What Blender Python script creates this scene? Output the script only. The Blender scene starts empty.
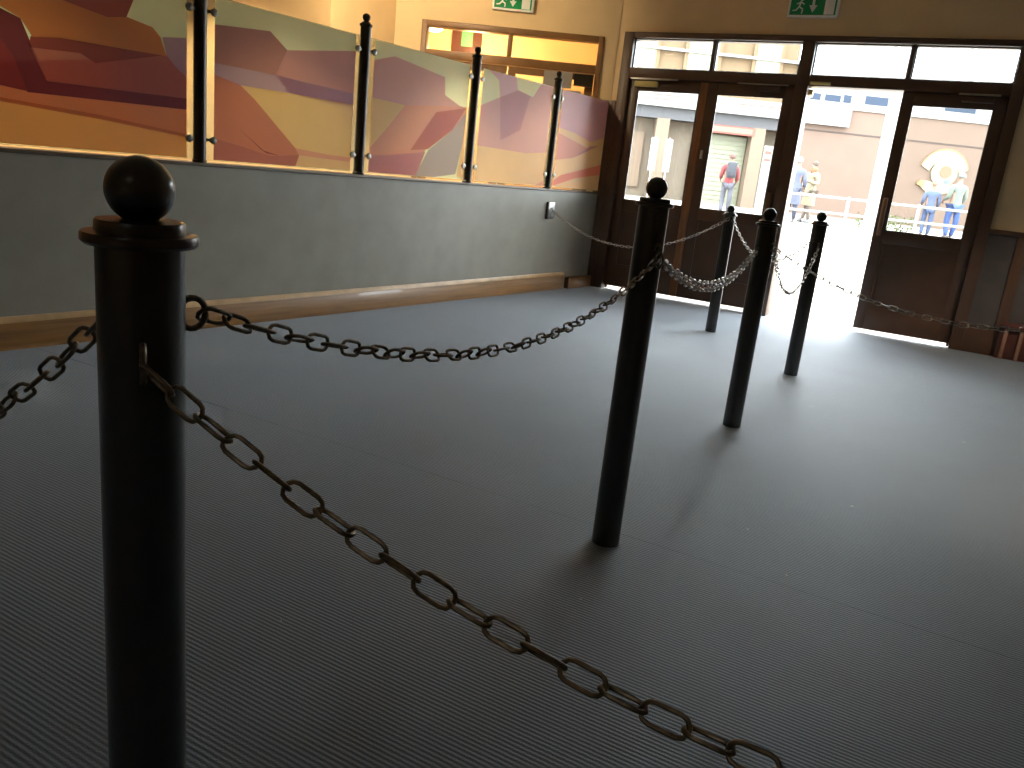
import bpy, bmesh, math, random
from mathutils import Vector, Matrix, Quaternion
random.seed(7)
scene = bpy.context.scene
COL = scene.collection

# ------------------------------------------------------------------ camera
cam_data = bpy.data.cameras.new('camera')
cam_data.sensor_width = 36.0
cam_data.lens = 36.0 * 810.0 / 1024.0
cam_data.clip_start = 0.02
cam_data.clip_end = 300
cam = bpy.data.objects.new('camera', cam_data)
COL.objects.link(cam)
AX = ((0.8129, 0.2310, -0.5346), (0.5732, -0.1537, 0.8049), (0.1034, -0.9607, -0.2572))
M = Matrix(((AX[0][0], -AX[0][1], -AX[0][2], 0.0),
            (AX[1][0], -AX[1][1], -AX[1][2], 0.0),
            (AX[2][0], -AX[2][1], -AX[2][2], 1.10),
            (0, 0, 0, 1)))
loc, rot, _ = M.decompose()
cam.location = loc
cam.rotation_mode = 'QUATERNION'
cam.rotation_quaternion = rot
scene.camera = cam

# ------------------------------------------------------------------ sky, exposure
world = bpy.data.worlds.new('overcast_sky')
scene.world = world
world.use_nodes = True
bg = world.node_tree.nodes['Background']
bg.inputs['Color'].default_value = (0.86, 0.945, 1.0, 1)
bg.inputs['Strength'].default_value = 15.0
scene.view_settings.view_transform = 'Standard'
scene.view_settings.look = 'None'
scene.view_settings.gamma = 1.0
scene.view_settings.use_curve_mapping = False
scene.view_settings.exposure = 0.6

# ------------------------------------------------------------------ frames of the place
P0 = Vector((-3.95, 7.42, 0.0))                 # left jamb of the entrance doors
UA = math.atan2(0.34, 3.15)                     # direction of the door wall
U = Vector((math.cos(UA), math.sin(UA), 0)); N = Vector((-math.sin(UA), math.cos(UA), 0))
Q0 = Vector((-5.77, 6.42, 0.0))                 # left jamb of the corner doors
QA = math.atan2(0.507, 0.862)
QU = Vector((math.cos(QA), math.sin(QA), 0)); QN = Vector((-math.sin(QA), math.cos(QA), 0))
F = Vector((-0.553, 0.833, 0)); S = Vector((0.833, 0.553, 0))   # square outside: across and along
FA = math.atan2(S.y, S.x)
WX = -4.11                                      # face of the low wall
CEIL = 3.15

# portal: tells the renderer where the daylight comes in
pl = bpy.data.lights.new('entrance_daylight', 'AREA')
pl.shape = 'RECTANGLE'; pl.size = 3.4; pl.size_y = 2.5
pl.cycles.is_portal = True
po = bpy.data.objects.new('entrance_daylight', pl); COL.objects.link(po)
po.location = P0 + U * 1.6 + N * 0.45 + Vector((0, 0, 1.25))
po.rotation_mode = 'QUATERNION'
po.rotation_quaternion = Matrix((( U.x, 0, N.x), (U.y, 0, N.y), (0, 1, 0))).to_quaternion()

# ------------------------------------------------------------------ helpers
def lin(r, g, b):
    f = lambda c: (c / 255 / 12.92) if c / 255 <= 0.04045 else ((c / 255 + 0.055) / 1.055) ** 2.4
    return (f(r), f(g), f(b))

def mat(name, rgb, rough=0.6, metal=0.0, var=0.0, scale=8.0, bump=0.0, bscale=60.0, spec=0.5, coat=0.0, sheen=0.0, stretch=None):
    m = bpy.data.materials.new(name); m.use_nodes = True
    nt = m.node_tree; b = nt.nodes['Principled BSDF']
    b.inputs['Roughness'].default_value = rough
    b.inputs['Metallic'].default_value = metal
    b.inputs['Specular IOR Level'].default_value = spec
    b.inputs['Coat Weight'].default_value = coat
    b.inputs['Sheen Weight'].default_value = sheen
    b.inputs['Base Color'].default_value = (*rgb, 1)
    tc = nt.nodes.new('ShaderNodeTexCoord')
    src = tc.outputs['Object']
    if stretch:
        mp = nt.nodes.new('ShaderNodeMapping'); mp.inputs['Scale'].default_value = stretch
        nt.links.new(src, mp.inputs['Vector']); src = mp.outputs['Vector']
    if var:
        n = nt.nodes.new('ShaderNodeTexNoise'); n.inputs['Scale'].default_value = scale; n.inputs['Detail'].default_value = 5
        r = nt.nodes.new('ShaderNodeValToRGB')
        r.color_ramp.elements[0].position = 0.3; r.color_ramp.elements[1].position = 0.7
        r.color_ramp.elements[0].color = (*[c * (1 - var) for c in rgb], 1)
        r.color_ramp.elements[1].color = (*[min(1, c * (1 + var)) for c in rgb], 1)
        nt.links.new(src, n.inputs['Vector']); nt.links.new(n.outputs['Fac'], r.inputs['Fac'])
        nt.links.new(r.outputs['Color'], b.inputs['Base Color'])
    if bump:
        n2 = nt.nodes.new('ShaderNodeTexNoise'); n2.inputs['Scale'].default_value = bscale
        bp = nt.nodes.new('ShaderNodeBump'); bp.inputs['Strength'].default_value = bump; bp.inputs['Distance'].default_value = 0.01
        nt.links.new(src, n2.inputs['Vector']); nt.links.new(n2.outputs['Fac'], bp.inputs['Height'])
        nt.links.new(bp.outputs['Normal'], b.inputs['Normal'])
    return m

def glow(name, rgb, strength):
    m = bpy.data.materials.new(name); m.use_nodes = True
    b = m.node_tree.nodes['Principled BSDF']
    b.inputs['Base Color'].default_value = (*rgb, 1)
    b.inputs['Emission Color'].default_value = (*rgb, 1)
    b.inputs['Emission Strength'].default_value = strength
    return m

def pane_mat(name, tint=(1, 1, 1), refl=0.08):
    m = bpy.data.materials.new(name); m.use_nodes = True
    nt = m.node_tree; nt.nodes.clear()
    out = nt.nodes.new('ShaderNodeOutputMaterial')
    tr = nt.nodes.new('ShaderNodeBsdfTransparent'); tr.inputs['Color'].default_value = (*tint, 1)
    gl = nt.nodes.new('ShaderNodeBsdfGlossy'); gl.inputs['Roughness'].default_value = 0.03
    fr = nt.nodes.new('ShaderNodeFresnel'); fr.inputs['IOR'].default_value = 1.45
    mx = nt.nodes.new('ShaderNodeMixShader')
    nt.links.new(fr.outputs[0], mx.inputs[0]); nt.links.new(tr.outputs[0], mx.inputs[1]); nt.links.new(gl.outputs[0], mx.inputs[2])
    nt.links.new(mx.outputs[0], out.inputs['Surface'])
    return m

def film_mat(name, rgb, see=0.0, back=0.5, rough=0.45):
    """back-lit film: part reflects, part lets light through diffusely"""
    m = mat(name, rgb, rough, var=0.06, scale=4, coat=0.12)
    nt = m.node_tree; b = nt.nodes['Principled BSDF']; out = nt.nodes['Material Output']
    b.inputs['Coat Roughness'].default_value = 0.25
    t = nt.nodes.new('ShaderNodeBsdfTranslucent'); t.inputs['Color'].default_value = (*rgb, 1)
    mx = nt.nodes.new('ShaderNodeMixShader'); mx.inputs[0].default_value = back
    nt.links.new(b.outputs[0], mx.inputs[1]); nt.links.new(t.outputs[0], mx.inputs[2])
    last = mx
    if see:
        tr = nt.nodes.new('ShaderNodeBsdfTransparent'); tr.inputs['Color'].default_value = (0.95, 0.97, 0.93, 1)
        m2 = nt.nodes.new('ShaderNodeMixShader'); m2.inputs[0].default_value = see
        nt.links.new(mx.outputs[0], m2.inputs[1]); nt.links.new(tr.outputs[0], m2.inputs[2]); last = m2
    nt.links.new(last.outputs[0], out.inputs['Surface'])
    return m

class MB:
    """collects shapes, builds one mesh object"""
    def __init__(s): s.v = []; s.f = []; s.mi = []; s.cur = 0; s.smooth = []
    def add(s, vs, fs, smooth=False, xf=None):
        o = len(s.v)
        s.v += [tuple(xf @ Vector(p)) if xf else tuple(p) for p in vs]
        for f in fs: s.f.append(tuple(i + o for i in f)); s.mi.append(s.cur); s.smooth.append(smooth)
        return s
    def box(s, x0, x1, y0, y1, z0, z1, bev=0.0, xf=None):
        if bev:
            bm = bmesh.new(); bmesh.ops.create_cube(bm, size=1)
            for v in bm.verts:
                v.co = ((x0 + x1) / 2 + v.co.x * (x1 - x0), (y0 + y1) / 2 + v.co.y * (y1 - y0), (z0 + z1) / 2 + v.co.z * (z1 - z0))
            bmesh.ops.bevel(bm, geom=list(bm.edges), offset=bev, segments=2, affect='EDGES', profile=0.5)
            bm.verts.index_update()
            s.add([v.co[:] for v in bm.verts], [[v.index for v in f.verts] for f in bm.faces], False, xf); bm.free()
            return s
        vs = [(x, y, z) for x in (x0, x1) for y in (y0, y1) for z in (z0, z1)]
        return s.add(vs, [(0, 1, 3, 2), (4, 6, 7, 5), (0, 4, 5, 1), (2, 3, 7, 6), (0, 2, 6, 4), (1, 5, 7, 3)], False, xf)
    def lathe(s, prof, n=24, xf=None, smooth=True, cx=0, cy=0):
        vs = []; fs = []
        for r, z in prof:
            for k in range(n):
                a = 2 * math.pi * k / n; vs.append((cx + r * math.cos(a), cy + r * math.sin(a), z))
        for i in range(len(prof) - 1):
            for k in range(n):
                a, b = i * n + k, i * n + (k + 1) % n
                fs.append((a, b, b + n, a + n))
        fs.append(tuple(range(n))[::-1]); fs.append(tuple((len(prof) - 1) * n + k for k in range(n)))
        return s.add(vs, fs, smooth, xf)
    def tube(s, pts, r, n=8, closed=False):
        pts = [Vector(p) for p in pts]; m = len(pts); vs = []; fs = []
        t0 = (pts[1] - pts[0]).normalized()
        up = Vector((0, 0, 1)) if abs(t0.z) < 0.9 else Vector((1, 0, 0))
        a = t0.cross(up).normalized()
        for i, p in enumerate(pts):
            if closed: t = (pts[(i + 1) % m] - pts[i - 1]).normalized()
            else: t = (pts[min(i + 1, m - 1)] - pts[max(i - 1, 0)]).normalized()
            a = (a - t * a.dot(t)).normalized(); b = t.cross(a)
            rr = r[i] if isinstance(r, (list, tuple)) else r
            for k in range(n):
                an = 2 * math.pi * k / n; vs.append(p + (a * math.cos(an) + b * math.sin(an)) * rr)
        for i in range(m if closed else m - 1):
            j = (i + 1) % m
            for k in range(n): fs.append((i * n + k, i * n + (k + 1) % n, j * n + (k + 1) % n, j * n + k))
        if not closed: fs += [tuple(range(n))[::-1], tuple((m - 1) * n + k for k in range(n))]
        return s.add(vs, fs, True)
    def prism(s, poly, h0, h1, xf=None):
        """poly in local x/z, thickness along local y"""
        n = len(poly)
        vs = [(x, h0, z) for x, z in poly] + [(x, h1, z) for x, z in poly]
        fs = [tuple(range(n)), tuple(range(2 * n - 1, n - 1, -1))] + [(i, i + n, (i + 1) % n + n, (i + 1) % n) for i in range(n)]
        return s.add(vs, fs, False, xf)
    def mesh(s, name, mats):
        me = bpy.data.meshes.new(name)
        me.from_pydata([tuple(v) for v in s.v], [], s.f)
        for m in (mats if isinstance(mats, (list, tuple)) else [mats]): me.materials.append(m)
        me.polygons.foreach_set('material_index', s.mi)
        me.polygons.foreach_set('use_smooth', s.smooth)
        bm = bmesh.new(); bm.from_mesh(me); bmesh.ops.recalc_face_normals(bm, faces=bm.faces); bm.to_mesh(me); bm.free()
        me.set_sharp_from_angle(angle=math.radians(38))
        me.update()
        return me
    def build(s, name, mats, parent=None, loc=None, rz=None):
        o = bpy.data.objects.new(name, s.mesh(name, mats)); COL.objects.link(o)
        if parent: o.parent = parent
        if loc is not None: o.location = loc
        if rz is not None: o.rotation_euler = (0, 0, rz)
        return o

def link_obj(name, me, parent=None):
    o = bpy.data.objects.new(name, me); COL.objects.link(o); o.parent = parent; return o
def empty(name, loc=(0, 0, 0), rz=0.0, parent=None):
    o = bpy.data.objects.new(name, None); COL.objects.link(o); o.location = loc; o.rotation_euler = (0, 0, rz)
    o.empty_display_size = 0.1
    if parent: o.parent = parent
    return o
def tag(o, label=None, cat=None, group=None, kind=None):
    if label: o['label'] = label
    if cat: o['category'] = cat
    if group: o['group'] = group
    if kind: o['kind'] = kind
    return o
def struct(o, label=None): return tag(o, label=label, kind='structure')
def part(name, m, parent, *boxes, bev=0.0):
    b = MB()
    for x in boxes: b.box(*x, bev=bev)
    return b.build(name, m, parent)
def arc(cx, cz, r, a0, a1, n=10): return [(cx + r * math.cos(math.radians(a0 + (a1 - a0) * i / n)), cz + r * math.sin(math.radians(a0 + (a1 - a0) * i / n))) for i in range(n + 1)]

# ------------------------------------------------------------------ materials
BEIGE = mat('beige_wall_paint', lin(224, 194, 148), 0.65, var=0.06, scale=3, bump=0.05)
GREYWALL = mat('grey_wall_paint', lin(152, 145, 130), 0.42, var=0.08, scale=5, bump=0.06, bscale=90)
CEILM = mat('ceiling_paint', lin(215, 205, 185), 0.8, var=0.04)
WOOD = mat('varnished_skirting_wood', lin(146, 102, 52), 0.4, var=0.25, scale=6, stretch=(3, 0.5, 9), coat=0.2)
WOODL = mat('light_wood_edge', lin(205, 165, 115), 0.4, var=0.2, scale=8)
BROWN = mat('dark_brown_door_paint', lin(86, 60, 42), 0.4, var=0.15, scale=7, bump=0.05, bscale=40)
BROWN2 = mat('lit_stile_and_handle_brown', lin(142, 96, 56), 0.45, var=0.25, scale=10, stretch=(6, 6, 0.6))
DADO = mat('dark_dado_board', lin(74, 66, 62), 0.55, var=0.15, scale=6)
REDWOOD = mat('reddish_wood', lin(84, 44, 36), 0.5, var=0.25, scale=9, stretch=(6, 6, 0.8))
PALEWOOD = mat('pale_worn_slat_wood', lin(140, 102, 82), 0.5, var=0.2)
BLACK = mat('black_gloss_metal_paint', (0.012, 0.011, 0.010), 0.28, 0.0, var=0.3, scale=30, bump=0.04, bscale=120, coat=0.3)
PARTPOST = mat('dark_bronze_post_paint', (0.030, 0.022, 0.014), 0.35, 0.3, var=0.25, scale=20)
COPING = mat('grey_brown_coping_wood', lin(92, 76, 58), 0.5, var=0.2, scale=8)
CLAMP = mat('dull_bronze_clamp', (0.20, 0.18, 0.15), 0.35, 0.9, var=0.15, scale=30)
STEEL = mat('brushed_steel', (0.55, 0.53, 0.5), 0.3, 1.0, var=0.1, scale=30)
IRON = mat('worn_brown_chain_iron', (0.16, 0.125, 0.085), 0.38, 0.85, var=0.5, scale=60, bump=0.1, bscale=200)
IRON_GLINT = mat('far_chain_glint_iron', (0.42, 0.39, 0.34), 0.3, 0.9, var=0.4, scale=60)  # chain iron brightened so the far links carry their glints in colour
GLASS = pane_mat('clear_door_glass', (0.96, 0.97, 0.96))
GLASSW = pane_mat('passage_glass', (0.95, 0.93, 0.88))
GLASSEDGE = film_mat('frosted_pale_glass', lin(226, 228, 208), see=0.75, back=0.5, rough=0.3)
GREEN = mat('exit_sign_green', lin(0, 138, 76), 0.3, var=0.05)
WHITEP = mat('white_plastic', lin(232, 232, 224), 0.4, var=0.03)
CREAMP = mat('cream_closer_enamel', lin(214, 196, 120), 0.4, var=0.08)
PAVE = mat('pale_concrete_paving', lin(128, 120, 110), 0.85, var=0.12, scale=2, bump=0.1)

# ================================================================== STRUCTURE
# carpet: ribbed, laid in sheets parallel to the entrance wall
CARPET = bpy.data.materials.new('ribbed_charcoal_carpet'); CARPET.use_nodes = True
nt = CARPET.node_tree; b = nt.nodes['Principled BSDF']
b.inputs['Roughness'].default_value = 0.62; b.inputs['Specular IOR Level'].default_value = 0.45
b.inputs['Sheen Weight'].default_value = 0.5; b.inputs['Sheen Roughness'].default_value = 0.5
tc = nt.nodes.new('ShaderNodeTexCoord')
sx = nt.nodes.new('ShaderNodeSeparateXYZ'); nt.links.new(tc.outputs['Object'], sx.inputs[0])
nz = nt.nodes.new('ShaderNodeTexNoise'); nz.inputs['Scale'].default_value = 25; nz.inputs['Detail'].default_value = 4
nt.links.new(tc.outputs['Object'], nz.inputs['Vector'])
wob = nt.nodes.new('ShaderNodeMath'); wob.operation = 'MULTIPLY_ADD'; wob.inputs[1].default_value = 0.002
nt.links.new(nz.outputs['Fac'], wob.inputs[0]); nt.links.new(sx.outputs['Y'], wob.inputs[2])
fq = nt.nodes.new('ShaderNodeMath'); fq.operation = 'MULTIPLY'; fq.inputs[1].default_value = 2 * math.pi / 0.0118
nt.links.new(wob.outputs[0], fq.inputs[0])
sn = nt.nodes.new('ShaderNodeMath'); sn.operation = 'SINE'; nt.links.new(fq.outputs[0], sn.inputs[0])
hf = nt.nodes.new('ShaderNodeMath'); hf.operation = 'MULTIPLY_ADD'; hf.inputs[1].default_value = 0.35; hf.inputs[2].default_value = 0.35
nt.links.new(sn.outputs[0], hf.inputs[0])
fn = nt.nodes.new('ShaderNodeTexNoise'); fn.inputs['Scale'].default_value = 260; fn.inputs['Detail'].default_value = 2
nt.links.new(tc.outputs['Object'], fn.inputs['Vector'])
big = nt.nodes.new('ShaderNodeTexNoise'); big.inputs['Scale'].default_value = 2.2; big.inputs['Detail'].default_value = 6
nt.links.new(tc.outputs['Object'], big.inputs['Vector'])
m1 = nt.nodes.new('ShaderNodeMath'); m1.operation = 'MULTIPLY_ADD'; m1.inputs[1].default_value = 1.0
nt.links.new(fn.outputs['Fac'], m1.inputs[0]); nt.links.new(hf.outputs[0], m1.inputs[2])
m2 = nt.nodes.new('ShaderNodeMath'); m2.operation = 'MULTIPLY_ADD'; m2.inputs[1].default_value = 0.9
nt.links.new(big.outputs['Fac'], m2.inputs[0]); nt.links.new(m1.outputs[0], m2.inputs[2])
cr = nt.nodes.new('ShaderNodeValToRGB')
cr.color_ramp.elements[0].position = 0.35; cr.color_ramp.elements[0].color = (0.040, 0.061, 0.086, 1)
cr.color_ramp.elements[1].position = 1.0; cr.color_ramp.elements[1].color = (0.096, 0.142, 0.192, 1)
dv = nt.nodes.new('ShaderNodeMath'); dv.operation = 'MULTIPLY'; dv.inputs[1].default_value = 0.5
nt.links.new(m2.outputs[0], dv.inputs[0]); nt.links.new(dv.outputs[0], cr.inputs['Fac'])
nt.links.new(cr.outputs['Color'], b.inputs['Base Color'])
bp = nt.nodes.new('ShaderNodeBump'); bp.inputs['Strength'].default_value = 0.4; bp.inputs['Distance'].default_value = 0.004
nt.links.new(m1.outputs[0], bp.inputs['Height']); nt.links.new(bp.outputs['Normal'], b.inputs['Normal'])

SUB = mat('dark_seam_underlay', (0.012, 0.012, 0.013), 0.9, var=0.1)
def flat_slab(pts, z0, z1):
    n = len(pts)
    return MB().add([(x, y, z0) for x, y in pts] + [(x, y, z1) for x, y in pts],
                    [tuple(range(n))[::-1], tuple(range(n, 2 * n))] + [(i, (i + 1) % n, (i + 1) % n + n, i + n) for i in range(n)])
def dw(u, v): p = P0 + U * u + N * v; return (p.x, p.y)
floor = flat_slab([(-9, -4.5), (5, -4.5), dw(9.0, 0.1), dw(-0.2, 0.1), (-4.4, 7.25), (-5.99, 6.25), (-5.99, 5.45), (-9, 5.45)], -0.12, -0.012).build('floor', SUB)
struct(floor, 'dark charcoal ribbed carpet floor')
# carpet sheets (local x along the wall, y towards the doors), children of the floor
def carpet_sheet(pts):   # pts in world
    c, s_ = math.cos(-UA), math.sin(-UA)
    loc_ = [(x * c - y * s_, x * s_ + y * c) for x, y in pts]
    o = flat_slab(loc_, -0.012, 0.0).build('carpet_sheet', CARPET, floor)
    o.rotation_euler = (0, 0, UA)
def vline(v, x):         # world y on the line N.p = v at world x
    return (v - N.x * x) / N.y
g = 0.0011
VS = 2.325
carpet_sheet([(-4.2, vline(VS + g, -4.2)), (5, vline(VS + g, 5)), dw(9.0, 0.04), dw(-0.2, 0.04), (-4.2, 7.25)])
carpet_sheet([(-4.2, vline(VS - 4, -4.2)), (5, vline(VS - 4, 5)), (5, vline(VS - g, 5)), (-4.2, vline(VS - g, -4.2))])
carpet_sheet([(-4.2, -4.5), (5, -4.5), (5, vline(VS - 4 - g * 2, 5)), (-4.2, vline(VS - 4 - g * 2, -4.2))])
carpet_sheet([(-9, -4.5), (-4.21, -4.5), (-4.21, 7.25), (-4.4, 7.25), (-5.99, 6.25), (-5.99, 5.45), (-9, 5.45)])

# ceiling and outer walls
struct(MB().add(*(lambda p: ([(x, y, CEIL) for x, y in p] + [(x, y, CEIL + 0.2) for x, y in p],
       [tuple(range(len(p)))[::-1], tuple(range(len(p), 2 * len(p)))] + [(i, (i + 1) % len(p), (i + 1) % len(p) + len(p), i + len(p)) for i in range(len(p))]))(
       [(-9.2, -4.7), (5.3, -4.7), dw(9.2, 0.25), dw(-0.2, 0.25), (-5.25, 9.35), (-9.2, 9.35)])).build('ceiling', CEILM), 'cream ceiling')
struct(MB().box(4.9, 5.1, -4.5, 8.5, -0.1, CEIL).build('wall_right', BEIGE), 'beige wall on the right side')
struct(MB().box(-9, 5.1, -4.7, -4.5, -0.1, CEIL).build('wall_back', BEIGE), 'beige wall behind the queue')
struct(MB().box(-9.2, -9.0, -4.7, 5.6, -0.1, CEIL).build('wall_outer', BEIGE), 'beige wall beyond the glass partition')
struct(MB().box(-9.2, -6.0, 5.45, 5.65, -0.1, CEIL).box(-6.2, -6.0, 5.65, 6.42, -0.1, CEIL).build('wall_alcove', BEIGE), 'cream wall stepping back behind the glass screens')

# entrance wall: built in its own frame (x along, y outwards)
wf = MB()
wf.box(-0.24, 3.30, 0, 0.2, 2.46, CEIL).box(3.30, 9.1, 0, 0.2, -0.1, CEIL).box(-0.24, -0.10, 0, 0.2, -0.1, 2.46)
struct(wf.build('wall_front', BEIGE, loc=P0, rz=UA), 'beige entrance wall above and beside the brown doors')
# corner wall
wc = MB()
wc.box(-0.30, 0.0, 0, 0.16, -0.1, CEIL).box(1.79, 1.92, 0, 0.16, -0.1, CEIL).box(0.0, 1.79, 0, 0.16, 2.40, CEIL)
struct(wc.build('wall_corner', BEIGE, loc=Q0, rz=QA), 'yellow lit slanted wall with exit sign and high windows')

# low partition wall
lw = MB().box(WX - 0.15, WX, -4.5, 7.36, 0, 0.925)
lowwall = struct(lw.build('wall_left', GREYWALL), 'low grey wall under the printed glass screens')
o = MB().box(WX - 0.165, WX + 0.015, -4.5, 7.365, 0.925, 0.945, bev=0.004).build('coping', COPING, lowwall); o['label'] = 'thin grey brown wooden coping'
bb = MB().box(WX, WX + 0.020, -4.5, 6.86, 0, 0.135, bev=0.003)
base = struct(bb.build('baseboard_left', WOOD), 'orange brown varnished skirting board')
MB().prism([(WX, 0.135), (WX + 0.026, 0.135), (WX + 0.026, 0.145), (WX + 0.012, 0.163), (WX, 0.163)], -4.5, 6.86).build('moulding', WOODL, base)
b2 = MB().box(WX, WX + 0.05, 6.92, 7.37, 0, 0.11, bev=0.004)
struct(b2.build('trim_1', WOOD), 'short wooden plinth block at the end of the low wall')
struct(MB().box(WX - 0.17, WX + 0.03, 7.365, 7.42, 0, 1.82, bev=0.004).build('trim_2', BROWN), 'dark brown upright where glass screens meet the doors')

# ---------------- entrance door frame (frame coordinates: x along the wall, y outward, z up)
frame = struct(empty('trim_3', P0, UA), 'dark brown wooden frame around the entrance doors')
def fpart(name, *bx, m=BROWN, parent=frame, bev=0.004):
    return part(name, m, parent, *bx, bev=bev)
fpart('jamb', (-0.10, 0.0, -0.03, 0.16, 0, 2.46)); fpart('jamb', (3.22, 3.31, -0.03, 0.16, 0, 2.46))
fpart('head_rail', (0.0, 3.22, -0.03, 0.16, 2.41, 2.46))
fpart('centre_post', (1.565, 1.675, -0.03, 0.16, 0, 2.41))
for a, c in ((0.0, 1.565), (1.675, 3.22)): fpart('transom_rail', (a, c, -0.03, 0.14, 2.05, 2.14))
for a in (0.77, 2.44): fpart('glazing_bar', (a, a + 0.03, 0.0, 0.1, 2.14, 2.41))
for a in (0.0, 1.545, 3.20): fpart('door_stop', (a, a + 0.02, 0.068, 0.085, 0, 2.05))
for a, c in ((0.0, 1.565), (2.44, 3.22)): fpart('door_stop', (a, c, 0.068, 0.085, 2.03, 2.05))
fpart('side_panel', (-0.235, -0.10, -0.035, 0.0, 0, 1.83))
for i, (a, c) in enumerate(((0.0, 0.77), (0.80, 1.565), (1.675, 2.44), (2.47, 3.22))):
    w = struct(empty('window_%d' % (i + 1), P0 + U * a, UA), 'narrow window pane above the entrance doors')
    part('window_pane', GLASS, w, (0.0, c - a, 0.045, 0.051, 2.14, 2.41))
    part('glazing_bead', BROWN, w, (0, c - a, 0.02, 0.045, 2.14, 2.15), (0, c - a, 0.02, 0.045, 2.40, 2.41), (0, 0.01, 0.02, 0.045, 2.15, 2.40), (c - a - 0.01, c - a, 0.02, 0.045, 2.15, 2.40))

def leaf(n, u0, w, lab, swing=0.0, hinge='L', stile_right=BROWN, sr=0.085, sl=0.085, edge=None, edge_side='R'):
    """door leaf, local x from hinge edge 0..w (or -w..0), thickness along y"""
    d_ = empty('door_%d' % n, P0 + U * (u0 if hinge == 'L' else u0 + w), UA + swing)
    struct(d_, lab)
    x0, x1 = (0.0, w) if hinge == 'L' else (-w, 0.0)
    T0, T1 = 0.02, 0.065
    part('stile', BROWN, d_, (x0, x0 + sl, T0, T1, 0.035, 2.045), bev=0.003)
    part('stile', stile_right, d_, (x1 - sr, x1, T0, T1, 0.035, 2.045), bev=0.003)
    part('top_rail', BROWN, d_, (x0 + sl, x1 - sr, T0, T1, 1.95, 2.045), bev=0.003)
    part('middle_rail', BROWN, d_, (x0 + sl, x1 - sr, T0, T1, 0.80, 0.90), bev=0.003)
    part('bottom_rail', BROWN, d_, (x0 + sl, x1 - sr, T0, T1, 0.035, 0.24), bev=0.003)
    part('lower_panel', BROWN, d_, (x0 + sl, x1 - sr, T0 + 0.014, T1 - 0.014, 0.24, 0.80))
    k = 0.02; a, c = x0 + sl, x1 - sr
    part('panel_moulding', BROWN, d_, (a, c, T0 + 0.002, T0 + 0.014, 0.24, 0.24 + k), (a, c, T0 + 0.002, T0 + 0.014, 0.80 - k, 0.80), (a, a + k, T0 + 0.002, T0 + 0.014, 0.26, 0.78), (c - k, c, T0 + 0.002, T0 + 0.014, 0.26, 0.78))
    part('glass_pane', GLASS, d_, (a, c, 0.038, 0.044, 0.90, 1.95))
    part('glazing_bead', BROWN, d_, (a, c, T0 + 0.004, 0.038, 0.90, 0.912), (a, c, T0 + 0.004, 0.038, 1.938, 1.95), (a, a + 0.012, T0 + 0.004, 0.038, 0.912, 1.938), (c - 0.012, c, T0 + 0.004, 0.038, 0.912, 1.938))
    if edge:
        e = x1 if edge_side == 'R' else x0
        o = part('skylit_edge_strip', edge, d_, (e - 0.0005, e + 0.004, T0 + 0.001, T1 - 0.001, 0.037, 2.043)); o['label'] = 'door edge coloured pale for the sky light on it'
    return d_, x0, x1
SKYLIT_EDGE = mat('skylit_edge_pale', lin(215, 222, 208), 0.45, var=0.04)  # bright sky light on the open leaf's edge, put into its colour
d1, a, c = leaf(1, 0.003, 0.776, 'leftmost closed brown glazed entrance door with a cream closer', stile_right=BROWN2, sr=0.075)  # right stile in lighter brown: the light on it is in the colour
part('door_closer', CREAMP, d1, (a + 0.06, a + 0.29, -0.03, 0.02, 1.975, 2.025), bev=0.008)
part('closer_arm', STEEL, d1, (a + 0.02, a + 0.50, -0.045, -0.033, 2.036, 2.050))
d2, a, c = leaf(2, 0.782, 0.781, 'closed brown glazed entrance door left of the open doorway', hinge='R')
part('door_closer', BROWN, d2, (c - 0.32, c - 0.12, -0.03, 0.02, 1.985, 2.03), bev=0.006)
part('closer_arm', STEEL, d2, (c - 0.50, c - 0.05, -0.045, -0.033, 2.038, 2.048))
part('pull_handle', BROWN2, d2, (c - 0.075, c - 0.035, -0.02, 0.02, 0.78, 1.12), bev=0.006)
part('astragal', BROWN, d2, (a - 0.02, a + 0.02, 0.066, 0.078, 0.035, 2.045))
o = part('flush_bolt', STEEL, d2, (a + 0.02, a + 0.045, 0.008, 0.02, 1.36, 1.44), bev=0.003); o['label'] = 'small steel bolt'
d3, a, c = leaf(3, 1.690, 0.745, 'entrance door standing wide open to the outside, seen edge on', swing=math.radians(99), edge=SKYLIT_EDGE)
part('door_closer', CREAMP, d3, (0.03, 0.24, -0.03, 0.02, 1.985, 2.03), bev=0.006)
d4, a, c = leaf(4, 2.440, 0.778, 'closed brown glazed entrance door right of the open doorway', hinge='R')
part('door_closer', BROWN, d4, (c - 0.33, c - 0.10, -0.03, 0.02, 1.985, 2.03), bev=0.006)
part('closer_arm', STEEL, d4, (c - 0.36, c - 0.06, -0.045, -0.033, 2.036, 2.050))
part('pull_handle', BROWN2, d4, (a + 0.03, a + 0.065, -0.02, 0.02, 0.86, 1.18), bev=0.006)
part('latch', CREAMP, frame, (1.69, 1.86, -0.05, -0.03, 2.062, 2.085), bev=0.004)

# dado right of the doors
dado = struct(empty('trim_4', P0, UA), 'dark brown panelled dado beside the rightmost door')
part('dado_board', DADO, dado, (3.31, 9.0, -0.015, 0.0, 0.0, 0.985))
part('dado_rail', BROWN, dado, (3.31, 9.0, -0.035, 0.0, 0.985, 1.02), bev=0.004)
part('bottom_rail', BROWN, dado, (3.31, 9.0, -0.03, -0.015, 0.0, 0.22), bev=0.004)
for i in range(6): part('stile', BROWN, dado, (3.52 + i * 0.9, 3.60 + i * 0.9, -0.03, -0.015, 0.22, 0.985), bev=0.003)

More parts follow.
